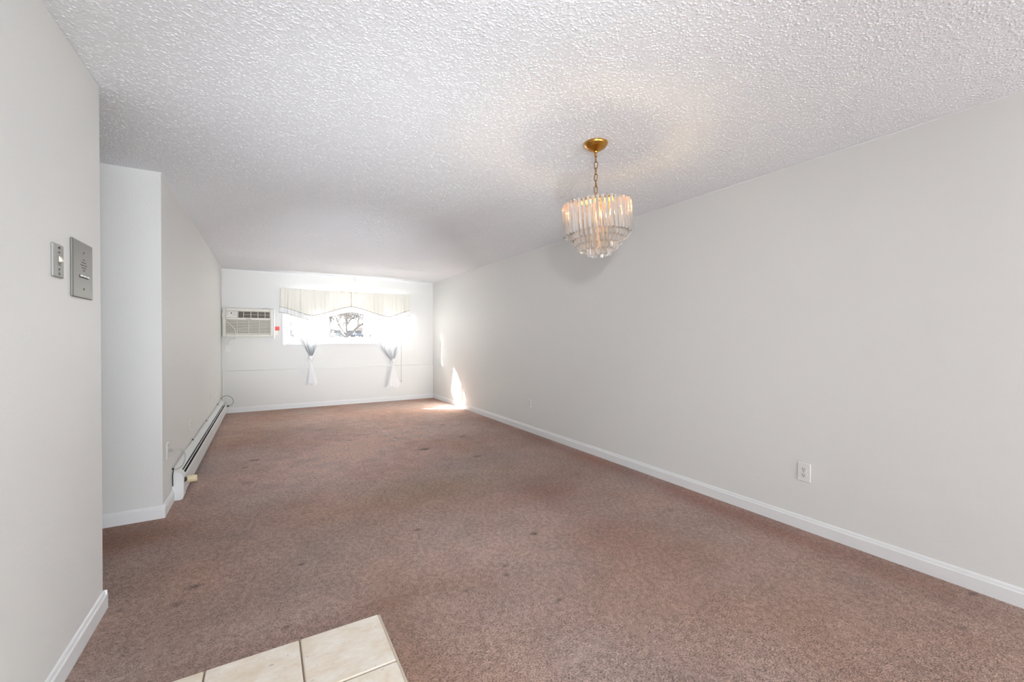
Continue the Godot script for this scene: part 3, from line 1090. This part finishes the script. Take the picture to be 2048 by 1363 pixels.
# ------------------------------------------------------------------ chandelier
func build_chandelier() -> void:
	var o := thing("chandelier", "lit tiered chandelier of clear acrylic prisms on a brass chain", "chandelier", Vector3(1.714, 0, -1.919))
	var m := MB.new()
	m.lathe([Vector2(0.071, 2.44), Vector2(0.071, 2.434), Vector2(0.068, 2.427), Vector2(0.055, 2.413), Vector2(0.038, 2.402), Vector2(0.02, 2.394), Vector2(0.012, 2.39), Vector2(0.010, 2.384), Vector2(0, 2.384)], Vector3.ZERO, 40)
	put("canopy", m, brass, o)
	m = MB.new()
	m.lathe([Vector2(0.006, 2.39), Vector2(0.006, 2.376), Vector2(0, 2.374)], Vector3.ZERO, 12)
	var ring := []
	for i in 16:
		var a := TAU * i / 16.0
		ring.append(Vector3(cos(a) * 0.011, 2.368 + sin(a) * 0.011, 0))
	m.tube(ring, 0.0025, 6, true)
	put("canopy_loop", m, brass, o)
	# chain: alternate links turned a quarter
	var link := MB.new()
	ring = []
	for i in 20:
		var a := TAU * i / 20.0
		var y := sin(a) * 0.0095 + (0.0115 if sin(a) > 0 else -0.0115)
		ring.append(Vector3(cos(a) * 0.0095, y, 0))
	link.tube(ring, 0.0024, 7, true)
	var lm := link.mesh()
	var bronze := metal(rgb8(150, 112, 66), 0.35)
	for k in 6:
		var c := put_mesh("chain_link", lm, bronze, o)
		c.position = Vector3(0.001 * sin(k * 2.0), 2.346 - k * 0.0365, 0)
		c.rotation = Vector3(0, deg_to_rad(30.5 + 90.0 * (k % 2) + 8.0 * sin(k * 1.7)), deg_to_rad(3.0 * sin(k * 2.3)))
	m = MB.new()
	var wire := []
	for i in 26:
		var t := i / 25.0
		wire.append(Vector3(0.006 * sin(t * 19.0), lerpf(2.38, 2.11, t), 0.006 * cos(t * 19.0)))
	m.tube(wire, 0.0017, 5)
	put("wire", m, paint(rgb8(176, 150, 110), 0.5), o)

	# the body hangs a little out of level
	var tilt := Basis(Vector3(0.66, 0, -0.75).normalized(), deg_to_rad(-3.2))
	var pivot := Vector3(0, 2.12, 0)
	var lay := func(n: Node3D, p: Vector3, turn: float) -> void:
		n.transform = Transform3D(tilt * Basis(Vector3.UP, turn), pivot + tilt * (p - pivot))
	m = MB.new()
	ring = []
	for i in 16:
		var a := TAU * i / 16.0
		ring.append(Vector3(cos(a) * 0.010, 2.128 + sin(a) * 0.010, 0))
	m.tube(ring, 0.0025, 6, true)
	m.lathe([Vector2(0.004, 2.122), Vector2(0.02, 2.116), Vector2(0.03, 2.108), Vector2(0.026, 2.09), Vector2(0.018, 2.075), Vector2(0.02, 2.065), Vector2(0.01, 2.055), Vector2(0.008, 1.92), Vector2(0.02, 1.915), Vector2(0.02, 1.905), Vector2(0, 1.90)], Vector3.ZERO, 24)
	var hub := put("hub", m, brass, o)
	hub.transform = Transform3D(tilt, pivot - tilt * pivot)
	# tiers: radius, top, number of prisms
	var tiers := [[0.196, 2.068, 46], [0.166, 2.038, 38], [0.136, 2.007, 31], [0.104, 1.975, 22], [0.062, 1.946, 12]]
	for t in tiers:
		m = MB.new()
		var band := []
		for i in 48:
			var a := TAU * i / 48.0
			band.append(Vector3(cos(a) * (t[0] - 0.012), t[1] - 0.012, sin(a) * (t[0] - 0.012)))
		m.tube(band, 0.003, 6, true)
		for k in 4:
			var a := TAU * k / 4.0 + 0.4
			m.tube([Vector3(0, t[1] - 0.012, 0), Vector3(cos(a) * (t[0] - 0.012), t[1] - 0.012, sin(a) * (t[0] - 0.012))], 0.0028, 6)
		var f := put("ring", m, brass, o)
		f.transform = Transform3D(tilt, pivot - tilt * pivot)
	# brass plate over the bulbs, keeping their light off the ceiling, with a toothed gallery
	m = MB.new()
	m.lathe([Vector2(0.0, 2.072), Vector2(0.141, 2.072), Vector2(0.141, 2.066), Vector2(0.0, 2.066)], Vector3.ZERO, 40)
	var plate := put("plate", m, brass, o)
	plate.transform = Transform3D(tilt, pivot - tilt * pivot)
	m = MB.new()
	for k in 40:
		var a := TAU * k / 40.0
		var b := TAU * (k + 1) / 40.0
		var p := Vector3(cos(a), 0, sin(a)) * 0.141
		var q := Vector3(cos(b), 0, sin(b)) * 0.141
		var y := Vector3(0, 2.066, 0)
		var n := (p + q).normalized()
		m.quad(p + y, q + y, q + y + Vector3(0, 0.012 if k % 2 else 0.02, 0), p + y + Vector3(0, 0.02 if k % 2 else 0.012, 0), n, n, n, n)
		m.quad(p * 0.98 + y, q * 0.98 + y, q * 0.98 + y + Vector3(0, 0.012 if k % 2 else 0.02, 0), p * 0.98 + y + Vector3(0, 0.02 if k % 2 else 0.012, 0), -n, -n, -n, -n)
	var gallery := put("gallery", m, brass, o)
	gallery.transform = Transform3D(tilt, pivot - tilt * pivot)

	var acrylic := paint(Color(1.0, 0.985, 0.97, 0.19), 0.03, 0.5)
	acrylic.refraction_enabled = true
	acrylic.refraction_scale = 0.049
	m = MB.new()
	var s := 0.0115
	var tri := [Vector2(0, s), Vector2(-s * 0.87, -s * 0.5), Vector2(s * 0.87, -s * 0.5)]
	m.extrude(tri, -0.178, 0.0, func(x: float, y: float, h: float) -> Vector3: return Vector3(x, h + (y * 0.5 if h < -0.1 else 0.0), y))
	var prism := m.mesh()
	for t in tiers:
		for k in t[2]:
			var a: float = TAU * k / t[2] + t[0] * 9.0
			var p := put_mesh("prism", prism, acrylic, o)
			lay.call(p, Vector3(sin(a) * t[0], t[1] + 0.002 * sin(k * 3.7), cos(a) * t[0]), a + 0.12 * sin(k * 2.1))
	# wire hooks of the outer prisms
	m = MB.new()
	for k in [3, 11, 19, 22, 30, 38, 43]:
		var a: float = TAU * k / 46.0 + 0.196 * 9.0
		var p := Vector3(sin(a) * 0.193, 2.068, cos(a) * 0.193)
		m.tube([p + Vector3(0, -0.012, 0), p + Vector3(0, 0.014, 0)], 0.0012, 4)
	var hooks := put("hooks", m, bronze, o)
	hooks.set_meta("kind", "stuff")
	hooks.transform = Transform3D(tilt, pivot - tilt * pivot)
	# bulbs in sockets, each with its lamp
	var glow := paint(rgb8(255, 236, 200), 0.4)
	glow.emission_enabled = true
	glow.emission = Color(1.0, 0.84, 0.60)
	glow.emission_energy_multiplier = 38.0
	for k in 5:
		var a := TAU * k / 5.0 + 0.3
		var p := Vector3(sin(a) * 0.085, 1.965, cos(a) * 0.085)
		m = MB.new()
		m.tube([Vector3(-sin(a) * 0.08, -0.045, -cos(a) * 0.08), Vector3(-sin(a) * 0.04, -0.05, -cos(a) * 0.04), Vector3(0, -0.035, 0)], 0.004, 6)
		m.lathe([Vector2(0, -0.04), Vector2(0.012, -0.038), Vector2(0.013, -0.005), Vector2(0.011, 0.0), Vector2(0, 0.0)], Vector3.ZERO, 14)
		var socket := put("socket", m, brass, o)
		lay.call(socket, p, 0.0)
		m = MB.new()
		m.lathe([Vector2(0, 0.0), Vector2(0.010, 0.002), Vector2(0.016, 0.018), Vector2(0.016, 0.03), Vector2(0.010, 0.05), Vector2(0.003, 0.064), Vector2(0, 0.066)], Vector3.ZERO, 16)
		var bulb := put("bulb", m, glow, o)
		lay.call(bulb, p, 0.0)
		var l := OmniLight3D.new()
		l.name = "bulb_light"
		l.position = pivot + tilt * (p + Vector3(0, 0.03, 0) - pivot)
		l.light_color = Color(1.0, 0.88, 0.72)
		l.light_energy = 0.02
		l.light_size = 0.012
		l.omni_range = 12.0
		l.omni_attenuation = 2.0
		l.shadow_enabled = true
		o.add_child(l, true)

# ------------------------------------------------------------------ air conditioner
func build_air_conditioner() -> void:
	var x0 := -0.615
	var y0 := 1.288
	var w := 0.735
	var h := 0.487
	var o := thing("air_conditioner", "beige through-wall air conditioner with slatted grille in the corner left of the window", "air conditioner", Vector3(x0, y0, FAR))
	var shell := paint(rgb8(222, 219, 208), 0.45)
	var light := paint(rgb8(230, 228, 218), 0.45)
	var grey := paint(rgb8(150, 144, 134), 0.6)
	var deep := 0.115
	var m := MB.new()
	# case as four rims round a recess
	m.box(Vector3(0, 0, -0.15), Vector3(w, h, deep - 0.03), 0.004)
	m.box(Vector3(0, 0, deep - 0.03), Vector3(0.05, h, deep), 0.008)
	m.box(Vector3(w - 0.045, 0, deep - 0.03), Vector3(w, h, deep), 0.008)
	m.box(Vector3(0.05, 0, deep - 0.03), Vector3(w - 0.045, 0.05, deep), 0.008)
	m.box(Vector3(0.05, h - 0.05, deep - 0.03), Vector3(w - 0.045, h, deep), 0.008)
	put("case", m, shell, o)
	m = MB.new()
	m.box(Vector3(0.052, h * 0.675, deep - 0.03), Vector3(0.207, h - 0.052, deep + 0.004), 0.004)
	var panel_part := put("control_panel", m, light, o)
	for k in [[0.075, 0.415], [0.075, 0.395], [0.075, 0.372], [0.15, 0.372], [0.17, 0.372], [0.19, 0.372], [0.165, 0.415], [0.185, 0.415], [0.165, 0.395]]:
		m = MB.new()
		m.box(Vector3(k[0] - 0.006, k[1] - 0.004, deep + 0.003), Vector3(k[0] + 0.006, k[1] + 0.004, deep + 0.007), 0.001)
		put("button", m, grey, panel_part)
	m = MB.new()
	m.box(Vector3(0.118, 0.392, deep + 0.003), Vector3(0.137, 0.412, deep + 0.0055), 0.001)
	put("display", m, dark, panel_part)
	m = MB.new()
	m.box(Vector3(0.222, h * 0.675, deep - 0.034), Vector3(w - 0.052, h - 0.055, deep - 0.026))
	var vent := put("vent_recess", m, paint(rgb8(104, 96, 88), 0.8), o)
	for k in 22:
		m = MB.new()
		var x := 0.228 + k * 0.0208
		m.box(Vector3(x, h * 0.675, deep - 0.026), Vector3(x + 0.005, h - 0.055, deep - 0.012))
		put("fin", m, grey, vent)
	for k in 4:
		m = MB.new()
		var x := 0.295 + k * 0.105
		m.box(Vector3(x, h * 0.675, deep - 0.02), Vector3(x + 0.008, h - 0.055, deep - 0.002), 0.002)
		put("divider", m, shell, vent)
	m = MB.new()
	m.box(Vector3(0.29, 0.38, deep - 0.016), Vector3(w - 0.055, 0.385, deep - 0.004), 0.001)
	put("divider", m, shell, vent)
	m = MB.new()
	m.box(Vector3(0.052, h * 0.605, deep - 0.03), Vector3(w - 0.047, h * 0.672, deep + 0.002), 0.004)
	var band := put("front_band", m, light, o)
	m = MB.new()
	m.box(Vector3(0.335, h * 0.622, deep + 0.001), Vector3(0.41, h * 0.638, deep + 0.004), 0.001)
	put("badge", m, grey, band)
	# grille slats, tilted
	m = MB.new()
	m.box(Vector3(0.052, 0.066, deep - 0.034), Vector3(w - 0.05, h * 0.6, deep - 0.028))
	var grille := put("grille_back", m, paint(rgb8(112, 108, 104), 0.8), o)
	for k in 11:
		m = MB.new()
		m.box(Vector3(0.054, -0.0085, -0.003), Vector3(w - 0.052, 0.0085, 0.003), 0.001, Basis(Vector3.RIGHT, deg_to_rad(38)), Vector3(0, 0.079 + k * 0.0205, deep - 0.012))
		put("slat", m, shell, grille)
	for x in [0.208, 0.372, 0.53]:
		m = MB.new()
		m.box(Vector3(x - 0.003, 0.066, deep - 0.01), Vector3(x + 0.003, h * 0.6, deep + 0.001), 0.001)
		put("grille_rib", m, light, grille)
	m = MB.new()
	m.box(Vector3(0.05, 0.052, deep - 0.03), Vector3(w - 0.046, 0.066, deep + 0.002), 0.003)
	put("lower_rail", m, light, o)
	# wire that sticks up at the top
	m = MB.new()
	m.tube([Vector3(0.56, h + 0.002, 0.06), Vector3(0.62, h + 0.012, 0.07), Vector3(0.68, h + 0.002, 0.06)], 0.003, 6)
	put("top_wire", m, grey, o)
	# power cord: from the left side across the front and down to the outlet
	m = MB.new()
	var cord := [Vector3(0.004, 0.40, 0.118), Vector3(0.0, 0.37, 0.125), Vector3(0.015, 0.32, 0.124), Vector3(0.06, 0.26, 0.124), Vector3(0.115, 0.205, 0.124), Vector3(0.16, 0.155, 0.124), Vector3(0.185, 0.10, 0.124), Vector3(0.19, 0.04, 0.124), Vector3(0.185, -0.01, 0.118), Vector3(0.165, -0.035, 0.10), Vector3(0.13, -0.03, 0.08), Vector3(0.1, -0.05, 0.06), Vector3(0.08, -0.10, 0.045), Vector3(0.066, -0.165, 0.035)]
	m.tube(smooth_path(cord, 5), 0.006, 7)
	put("power_cord", m, paint(rgb8(238, 236, 226), 0.5), o)
	m = MB.new()
	m.box(Vector3(0.048, -0.215, 0.009), Vector3(0.084, -0.16, 0.045), 0.006)
	put("plug", m, paint(rgb8(246, 246, 244), 0.4), o)

	# white conduit strip at its right and the tags on a string
	m = MB.new()
	m.box(Vector3(0.128, 1.265, FAR), Vector3(0.150, 1.785, FAR + 0.06), 0.003)
	tag(put("cord_cover", m, trim_paint), "upright white strip on the wall right of the air conditioner", "strip")
	var t := thing("hang_tag", "red tag over a white tag on a string between air conditioner and window", "tag", Vector3(0.178, 1.44, FAR))
	m = MB.new()
	m.box(Vector3(-0.042, -0.033, 0.012), Vector3(0.042, 0.033, 0.018), 0.002)
	put("red_card", m, paint(rgb8(222, 84, 76), 0.6), t).set_meta("label", "red card")
	m = MB.new()
	m.box(Vector3(-0.026, -0.125, 0.004), Vector3(0.016, -0.036, 0.010), 0.002)
	put("white_card", m, paint(rgb8(244, 240, 226), 0.6), t).set_meta("label", "white card")
	m = MB.new()
	m.tube([Vector3(-0.022, 0.24, 0.012), Vector3(-0.021, 0.12, 0.012), Vector3(-0.02, 0.02, 0.014)], 0.002, 5)
	put("string", m, plastic, t)

func smooth_path(p: Array, n: int) -> Array:
	var c := Curve3D.new()
	for i in p.size():
		var a: Vector3 = p[maxi(i - 1, 0)]
		var b: Vector3 = p[mini(i + 1, p.size() - 1)]
		c.add_point(p[i], -(b - a) / 6.0, (b - a) / 6.0)
	var out := []
	for i in p.size() - 1:
		for k in n:
			out.append(c.sample(i, float(k) / n))
	out.append(p[-1])
	return out

# ------------------------------------------------------------------ baseboard heater and cable
func build_heater() -> void:
	var z0 := -4.156
	var z1 := -8.50
	var o := thing("baseboard_heater", "long white hot-water baseboard heater on the left wall", "heater", Vector3(LEFT, 0, z0))
	var enamel := paint(rgb8(232, 234, 232), 0.35)
	var length := z0 - z1
	var place := func(x: float, y: float, s: float) -> Vector3: return Vector3(x, y, -s)
	var m := MB.new()
	# back and hood
	m.extrude([Vector2(0, 0.03), Vector2(0.004, 0.03), Vector2(0.004, 0.222), Vector2(0.041, 0.208), Vector2(0.041, 0.202), Vector2(0.043, 0.202), Vector2(0.043, 0.2105), Vector2(0.0, 0.228)], 0.09, length - 0.05, place)
	put("back_panel", m, enamel, o)
	m = MB.new()
	m.extrude([Vector2(0.0505, 0.186), Vector2(0.054, 0.186), Vector2(0.054, 0.197), Vector2(0.0505, 0.199)], 0.09, length - 0.05, place)
	put("damper", m, paint(rgb8(206, 208, 206), 0.4), o)
	m = MB.new()
	m.extrude([Vector2(0.066, 0.035), Vector2(0.070, 0.035), Vector2(0.070, 0.165), Vector2(0.066, 0.176), Vector2(0.063, 0.176), Vector2(0.066, 0.165)], 0.09, length - 0.05, place)
	put("front_panel", m, enamel, o)
	# dark fins and pipe inside
	m = MB.new()
	m.box(Vector3(0.006, 0.05, -length + 0.08), Vector3(0.062, 0.15, -0.1))
	put("fin_core", m, paint(rgb8(30, 30, 31), 0.8), o)
	# end caps
	var cap := [Vector2(0, 0.0), Vector2(0.05, 0.0), Vector2(0.064, 0.006), Vector2(0.071, 0.024), Vector2(0.073, 0.17), Vector2(0.068, 0.184), Vector2(0.054, 0.207), Vector2(0.0, 0.232)]
	for e in [[0.0, 0.11], [length - 0.06, length]]:
		m = MB.new()
		m.extrude(cap, e[0], e[1], place)
		put("end_cap", m, enamel, o)
	# seams where cover lengths meet
	for s in [2.05]:
		m = MB.new()
		m.extrude([Vector2(0.0, 0.2295), Vector2(0.0, 0.224), Vector2(0.043, 0.2055), Vector2(0.0445, 0.2115)], s, s + 0.03, place)
		m.box(Vector3(0.066, 0.035, -s - 0.03), Vector3(0.0715, 0.166, -s))
		put("joint_strip", m, enamel, o)
	# valve with cream cap
	m = MB.new()
	m.tube([Vector3(0.066, 0.146, -0.045), Vector3(0.094, 0.146, -0.045)], 0.012, 12)
	m.tube([Vector3(0.072, 0.146, -0.045), Vector3(0.08, 0.146, -0.045)], 0.02, 6)
	var valve := put("valve", m, metal(rgb8(92, 84, 72), 0.45), o)
	m = MB.new()
	m.lathe([Vector2(0, 0.09), Vector2(0.024, 0.09), Vector2(0.0275, 0.094), Vector2(0.0275, 0.108), Vector2(0.026, 0.110), Vector2(0.0275, 0.112), Vector2(0.0265, 0.146), Vector2(0.022, 0.152), Vector2(0, 0.153)], Vector3(0, 0.146, -0.045), 28, Vector3.RIGHT)
	put("cap", m, paint(rgb8(232, 216, 178), 0.4), valve).set_meta("label", "cream plastic cap")

	# coaxial cable: from its wall plate to the top of the heater, along the wall, to the far corner
	var c := thing("cable", "thin grey coaxial cable running along the top of the baseboard heater", "cable", Vector3(LEFT, 0, 0))
	var jacket := paint(rgb8(196, 196, 188), 0.5)
	m = MB.new()
	var p := [Vector3(0.03, 0.437, -3.975), Vector3(0.06, 0.436, -4.0), Vector3(0.088, 0.41, -4.03), Vector3(0.096, 0.355, -4.06), Vector3(0.075, 0.29, -4.09), Vector3(0.04, 0.258, -4.12), Vector3(0.012, 0.252, -4.16), Vector3(0.008, 0.262, -4.35), Vector3(0.008, 0.27, -4.7), Vector3(0.008, 0.262, -5.2), Vector3(0.008, 0.272, -5.8), Vector3(0.008, 0.262, -6.5), Vector3(0.008, 0.268, -7.2), Vector3(0.008, 0.262, -7.9), Vector3(0.008, 0.28, -8.3)]
	m.tube(smooth_path(p, 5), 0.0036, 7)
	put("jacket", m, jacket, c)
	m = MB.new()
	p = [Vector3(0.008, 0.28, -8.3), Vector3(0.03, 0.31, -8.34), Vector3(0.09, 0.315, -8.36), Vector3(0.15, 0.27, -8.38), Vector3(0.165, 0.2, -8.42), Vector3(0.135, 0.145, -8.46), Vector3(0.09, 0.128, -8.49)]
	m.tube(smooth_path(p, 6), 0.0032, 6)
	put("loose_end", m, paint(rgb8(96, 94, 90), 0.5), c)
	m = MB.new()
	m.tube([Vector3(0.095, 0.128, -8.485), Vector3(0.07, 0.126, -8.50)], 0.012, 8)
	put("connector", m, dark, c)
	m = MB.new()
	m.tube([Vector3(0.009, 0.437, -3.972), Vector3(0.032, 0.437, -3.976)], 0.0065, 6)
	put("connector", m, metal(rgb8(150, 148, 140), 0.35), c)
	m = MB.new()
	m.tube(smooth_path([Vector3(0.012, 0.25, -4.135), Vector3(0.006, 0.2, -4.14), Vector3(0.006, 0.12, -4.145)], 4), 0.0036, 6)
	put("branch", m, dark, c)
	for k in [[0.252, -4.15], [0.264, -5.18], [0.262, -6.3], [0.268, -7.7], [0.281, -8.28]]:
		m = MB.new()
		m.box(Vector3(0.001, k[0] - 0.008, k[1] - 0.006), Vector3(0.014, k[0] + 0.008, k[1] + 0.006), 0.002)
		put("clip", m, dark, c)

# ------------------------------------------------------------------ outlets, switch, intercom, hook
# a duplex outlet; its cover lies in the xy plane facing +z
func duplex(called: String, label: String, at: Vector3, turn: float, tint: Color, w := 0.07, h := 0.114) -> Node3D:
	var o := thing(called, label, "outlet", at)
	o.rotation.y = turn
	var m := MB.new()
	m.box(Vector3(-w / 2, -h / 2, 0), Vector3(w / 2, h / 2, 0.007), 0.003)
	var cover := put("cover_plate", m, paint(tint, 0.35), o)
	for s in [-1.0, 1.0]:
		var y: float = s * 0.0195
		m = MB.new()
		var outline := []
		for i in 20:
			var a := TAU * i / 20.0
			outline.append(Vector2(clampf(cos(a) * 0.0172, -0.0172, 0.0172), clampf(sin(a) * 0.0172, -0.0138, 0.0138)))
		m.extrude(outline, 0.006, 0.0092, func(x: float, yy: float, z: float) -> Vector3: return Vector3(x, y + yy, z))
		var r := put("receptacle", m, paint(tint.darkened(0.03), 0.35), o)
		m = MB.new()
		m.box(Vector3(-0.0078, y - 0.001, 0.009), Vector3(-0.0053, y + 0.0085, 0.0096))
		m.box(Vector3(0.0053, y, 0.009), Vector3(0.0075, y + 0.0075, 0.0096))
		m.tube([Vector3(0, y - 0.0075, 0.009), Vector3(0, y - 0.0075, 0.0097)], 0.0028, 10)
		put("slots", m, dark, r)
	m = MB.new()
	m.tube([Vector3(0, 0, 0.006), Vector3(0, 0, 0.0085)], 0.003, 10)
	put("screw", m, steel, cover)
	return o

func build_plates() -> void:
	var white := rgb8(238, 238, 234)
	duplex("outlet", "white duplex outlet low on the right wall nearest the viewer", Vector3(RIGHT, 0.383, -1.408), -PI / 2, white, 0.078, 0.122)
	duplex("outlet", "white duplex outlet low on the right wall halfway to the window", Vector3(RIGHT, 0.39, -4.758), -PI / 2, white)
	duplex("outlet", "white outlet low on the right wall beside the far corner", Vector3(RIGHT, 0.397, -8.23), -PI / 2, white)
	duplex("outlet", "white outlet on the end wall under the air conditioner with its plug in", Vector3(-0.55, 1.098, FAR), 0.0, white, 0.075, 0.115)
	duplex("outlet", "white outlet on the left wall above the heater's near half", Vector3(LEFT, 0.43, -5.07), PI / 2, white)
	duplex("outlet", "white outlet on the left wall above the heater's far half", Vector3(LEFT, 0.50, -6.75), PI / 2, white)
	duplex("outlet", "white outlet on the left wall nearest the end wall", Vector3(LEFT, 0.50, -7.6), PI / 2, white)
	# coaxial wall plate
	var o := thing("cable_plate", "white cable wall plate on the left wall at the heater's near end", "wall plate", Vector3(LEFT, 0.437, -3.972))
	o.rotation.y = PI / 2
	var m := MB.new()
	m.box(Vector3(-0.035, -0.06, 0), Vector3(0.035, 0.06, 0.006), 0.003)
	put("cover_plate", m, plastic, o)
	for y in [-0.042, 0.042]:
		m = MB.new()
		m.tube([Vector3(0, y, 0.005), Vector3(0, y, 0.0075)], 0.0032, 10)
		put("screw", m, metal(rgb8(120, 118, 112), 0.4), o)

	# toggle switch with a brushed plate
	o = thing("light_switch", "narrow brushed metal light switch plate with ivory toggle", "light switch", Vector3(NEAR_LEFT, 1.557, -2.170))
	o.rotation.y = PI / 2
	m = MB.new()
	m.box(Vector3(-0.042, -0.061, 0), Vector3(0.042, 0.061, 0.010), 0.003)
	put("cover_plate", m, metal(rgb8(178, 179, 176), 0.5), o)
	m = MB.new()
	m.box(Vector3(-0.012, -0.017, 0.009), Vector3(0.012, 0.015, 0.0115), 0.001)
	put("toggle_slot", m, paint(rgb8(120, 118, 110), 0.5), o)
	m = MB.new()
	m.box(Vector3(-0.009, -0.010, 0.0), Vector3(0.009, 0.010, 0.011), 0.002, Basis(Vector3.RIGHT, deg_to_rad(-24)), Vector3(0, 0.003, 0.008))
	put("toggle", m, paint(rgb8(240, 236, 218), 0.35), o)
	for y in [-0.048, -0.031, 0.031, 0.048]:
		m = MB.new()
		m.tube([Vector3(0, y, 0.009), Vector3(0, y, 0.0118)], 0.0045 if absf(y) > 0.04 else 0.003, 10)
		put("screw", m, metal(rgb8(96, 94, 90), 0.4), o)

	# intercom panel
	o = thing("intercom", "large brushed steel intercom plate with speaker slots and three buttons", "intercom", Vector3(NEAR_LEFT, 1.555, -2.412))
	o.rotation.y = PI / 2
	m = MB.new()
	m.box(Vector3(-0.112, -0.116, 0), Vector3(0.104, 0.116, 0.010), 0.003)
	put("cover_plate", m, metal(rgb8(146, 146, 143), 0.42), o)
	for k in [[0.042, 0.010], [0.031, 0.024], [0.020, 0.034], [0.009, 0.024], [-0.002, 0.012]]:
		m = MB.new()
		m.box(Vector3(-k[1], k[0] - 0.0016, 0.0095), Vector3(k[1], k[0] + 0.0016, 0.0106))
		put("speaker_slot", m, dark, o)
	for x in [-0.035, 0.0, 0.035]:
		m = MB.new()
		m.box(Vector3(x - 0.015, -0.033, 0.0095), Vector3(x + 0.015, -0.022, 0.0104))
		var hole := put("button_frame", m, dark, o)
		m = MB.new()
		m.box(Vector3(x - 0.011, -0.029, 0.010), Vector3(x + 0.011, -0.0225, 0.017), 0.002)
		put("button", m, paint(rgb8(232, 232, 228), 0.3), hole)
	for y in [-0.078, 0.072]:
		m = MB.new()
		m.tube([Vector3(0, y, 0.009), Vector3(0, y, 0.0115)], 0.004, 10)
		put("screw", m, metal(rgb8(90, 88, 84), 0.4), o)

	# hook in the ceiling before the window
	o = thing("ceiling_hook", "small white hook in the ceiling near the window wall", "hook", Vector3(1.475, CEIL, FAR + 0.16))
	m = MB.new()
	m.tube(smooth_path([Vector3(0, 0, 0), Vector3(0, -0.05, 0), Vector3(0.004, -0.075, 0), Vector3(0.014, -0.082, 0), Vector3(0.02, -0.07, 0)], 4), 0.0032, 6)
	put("shank", m, paint(rgb8(206, 202, 194), 0.5), o)
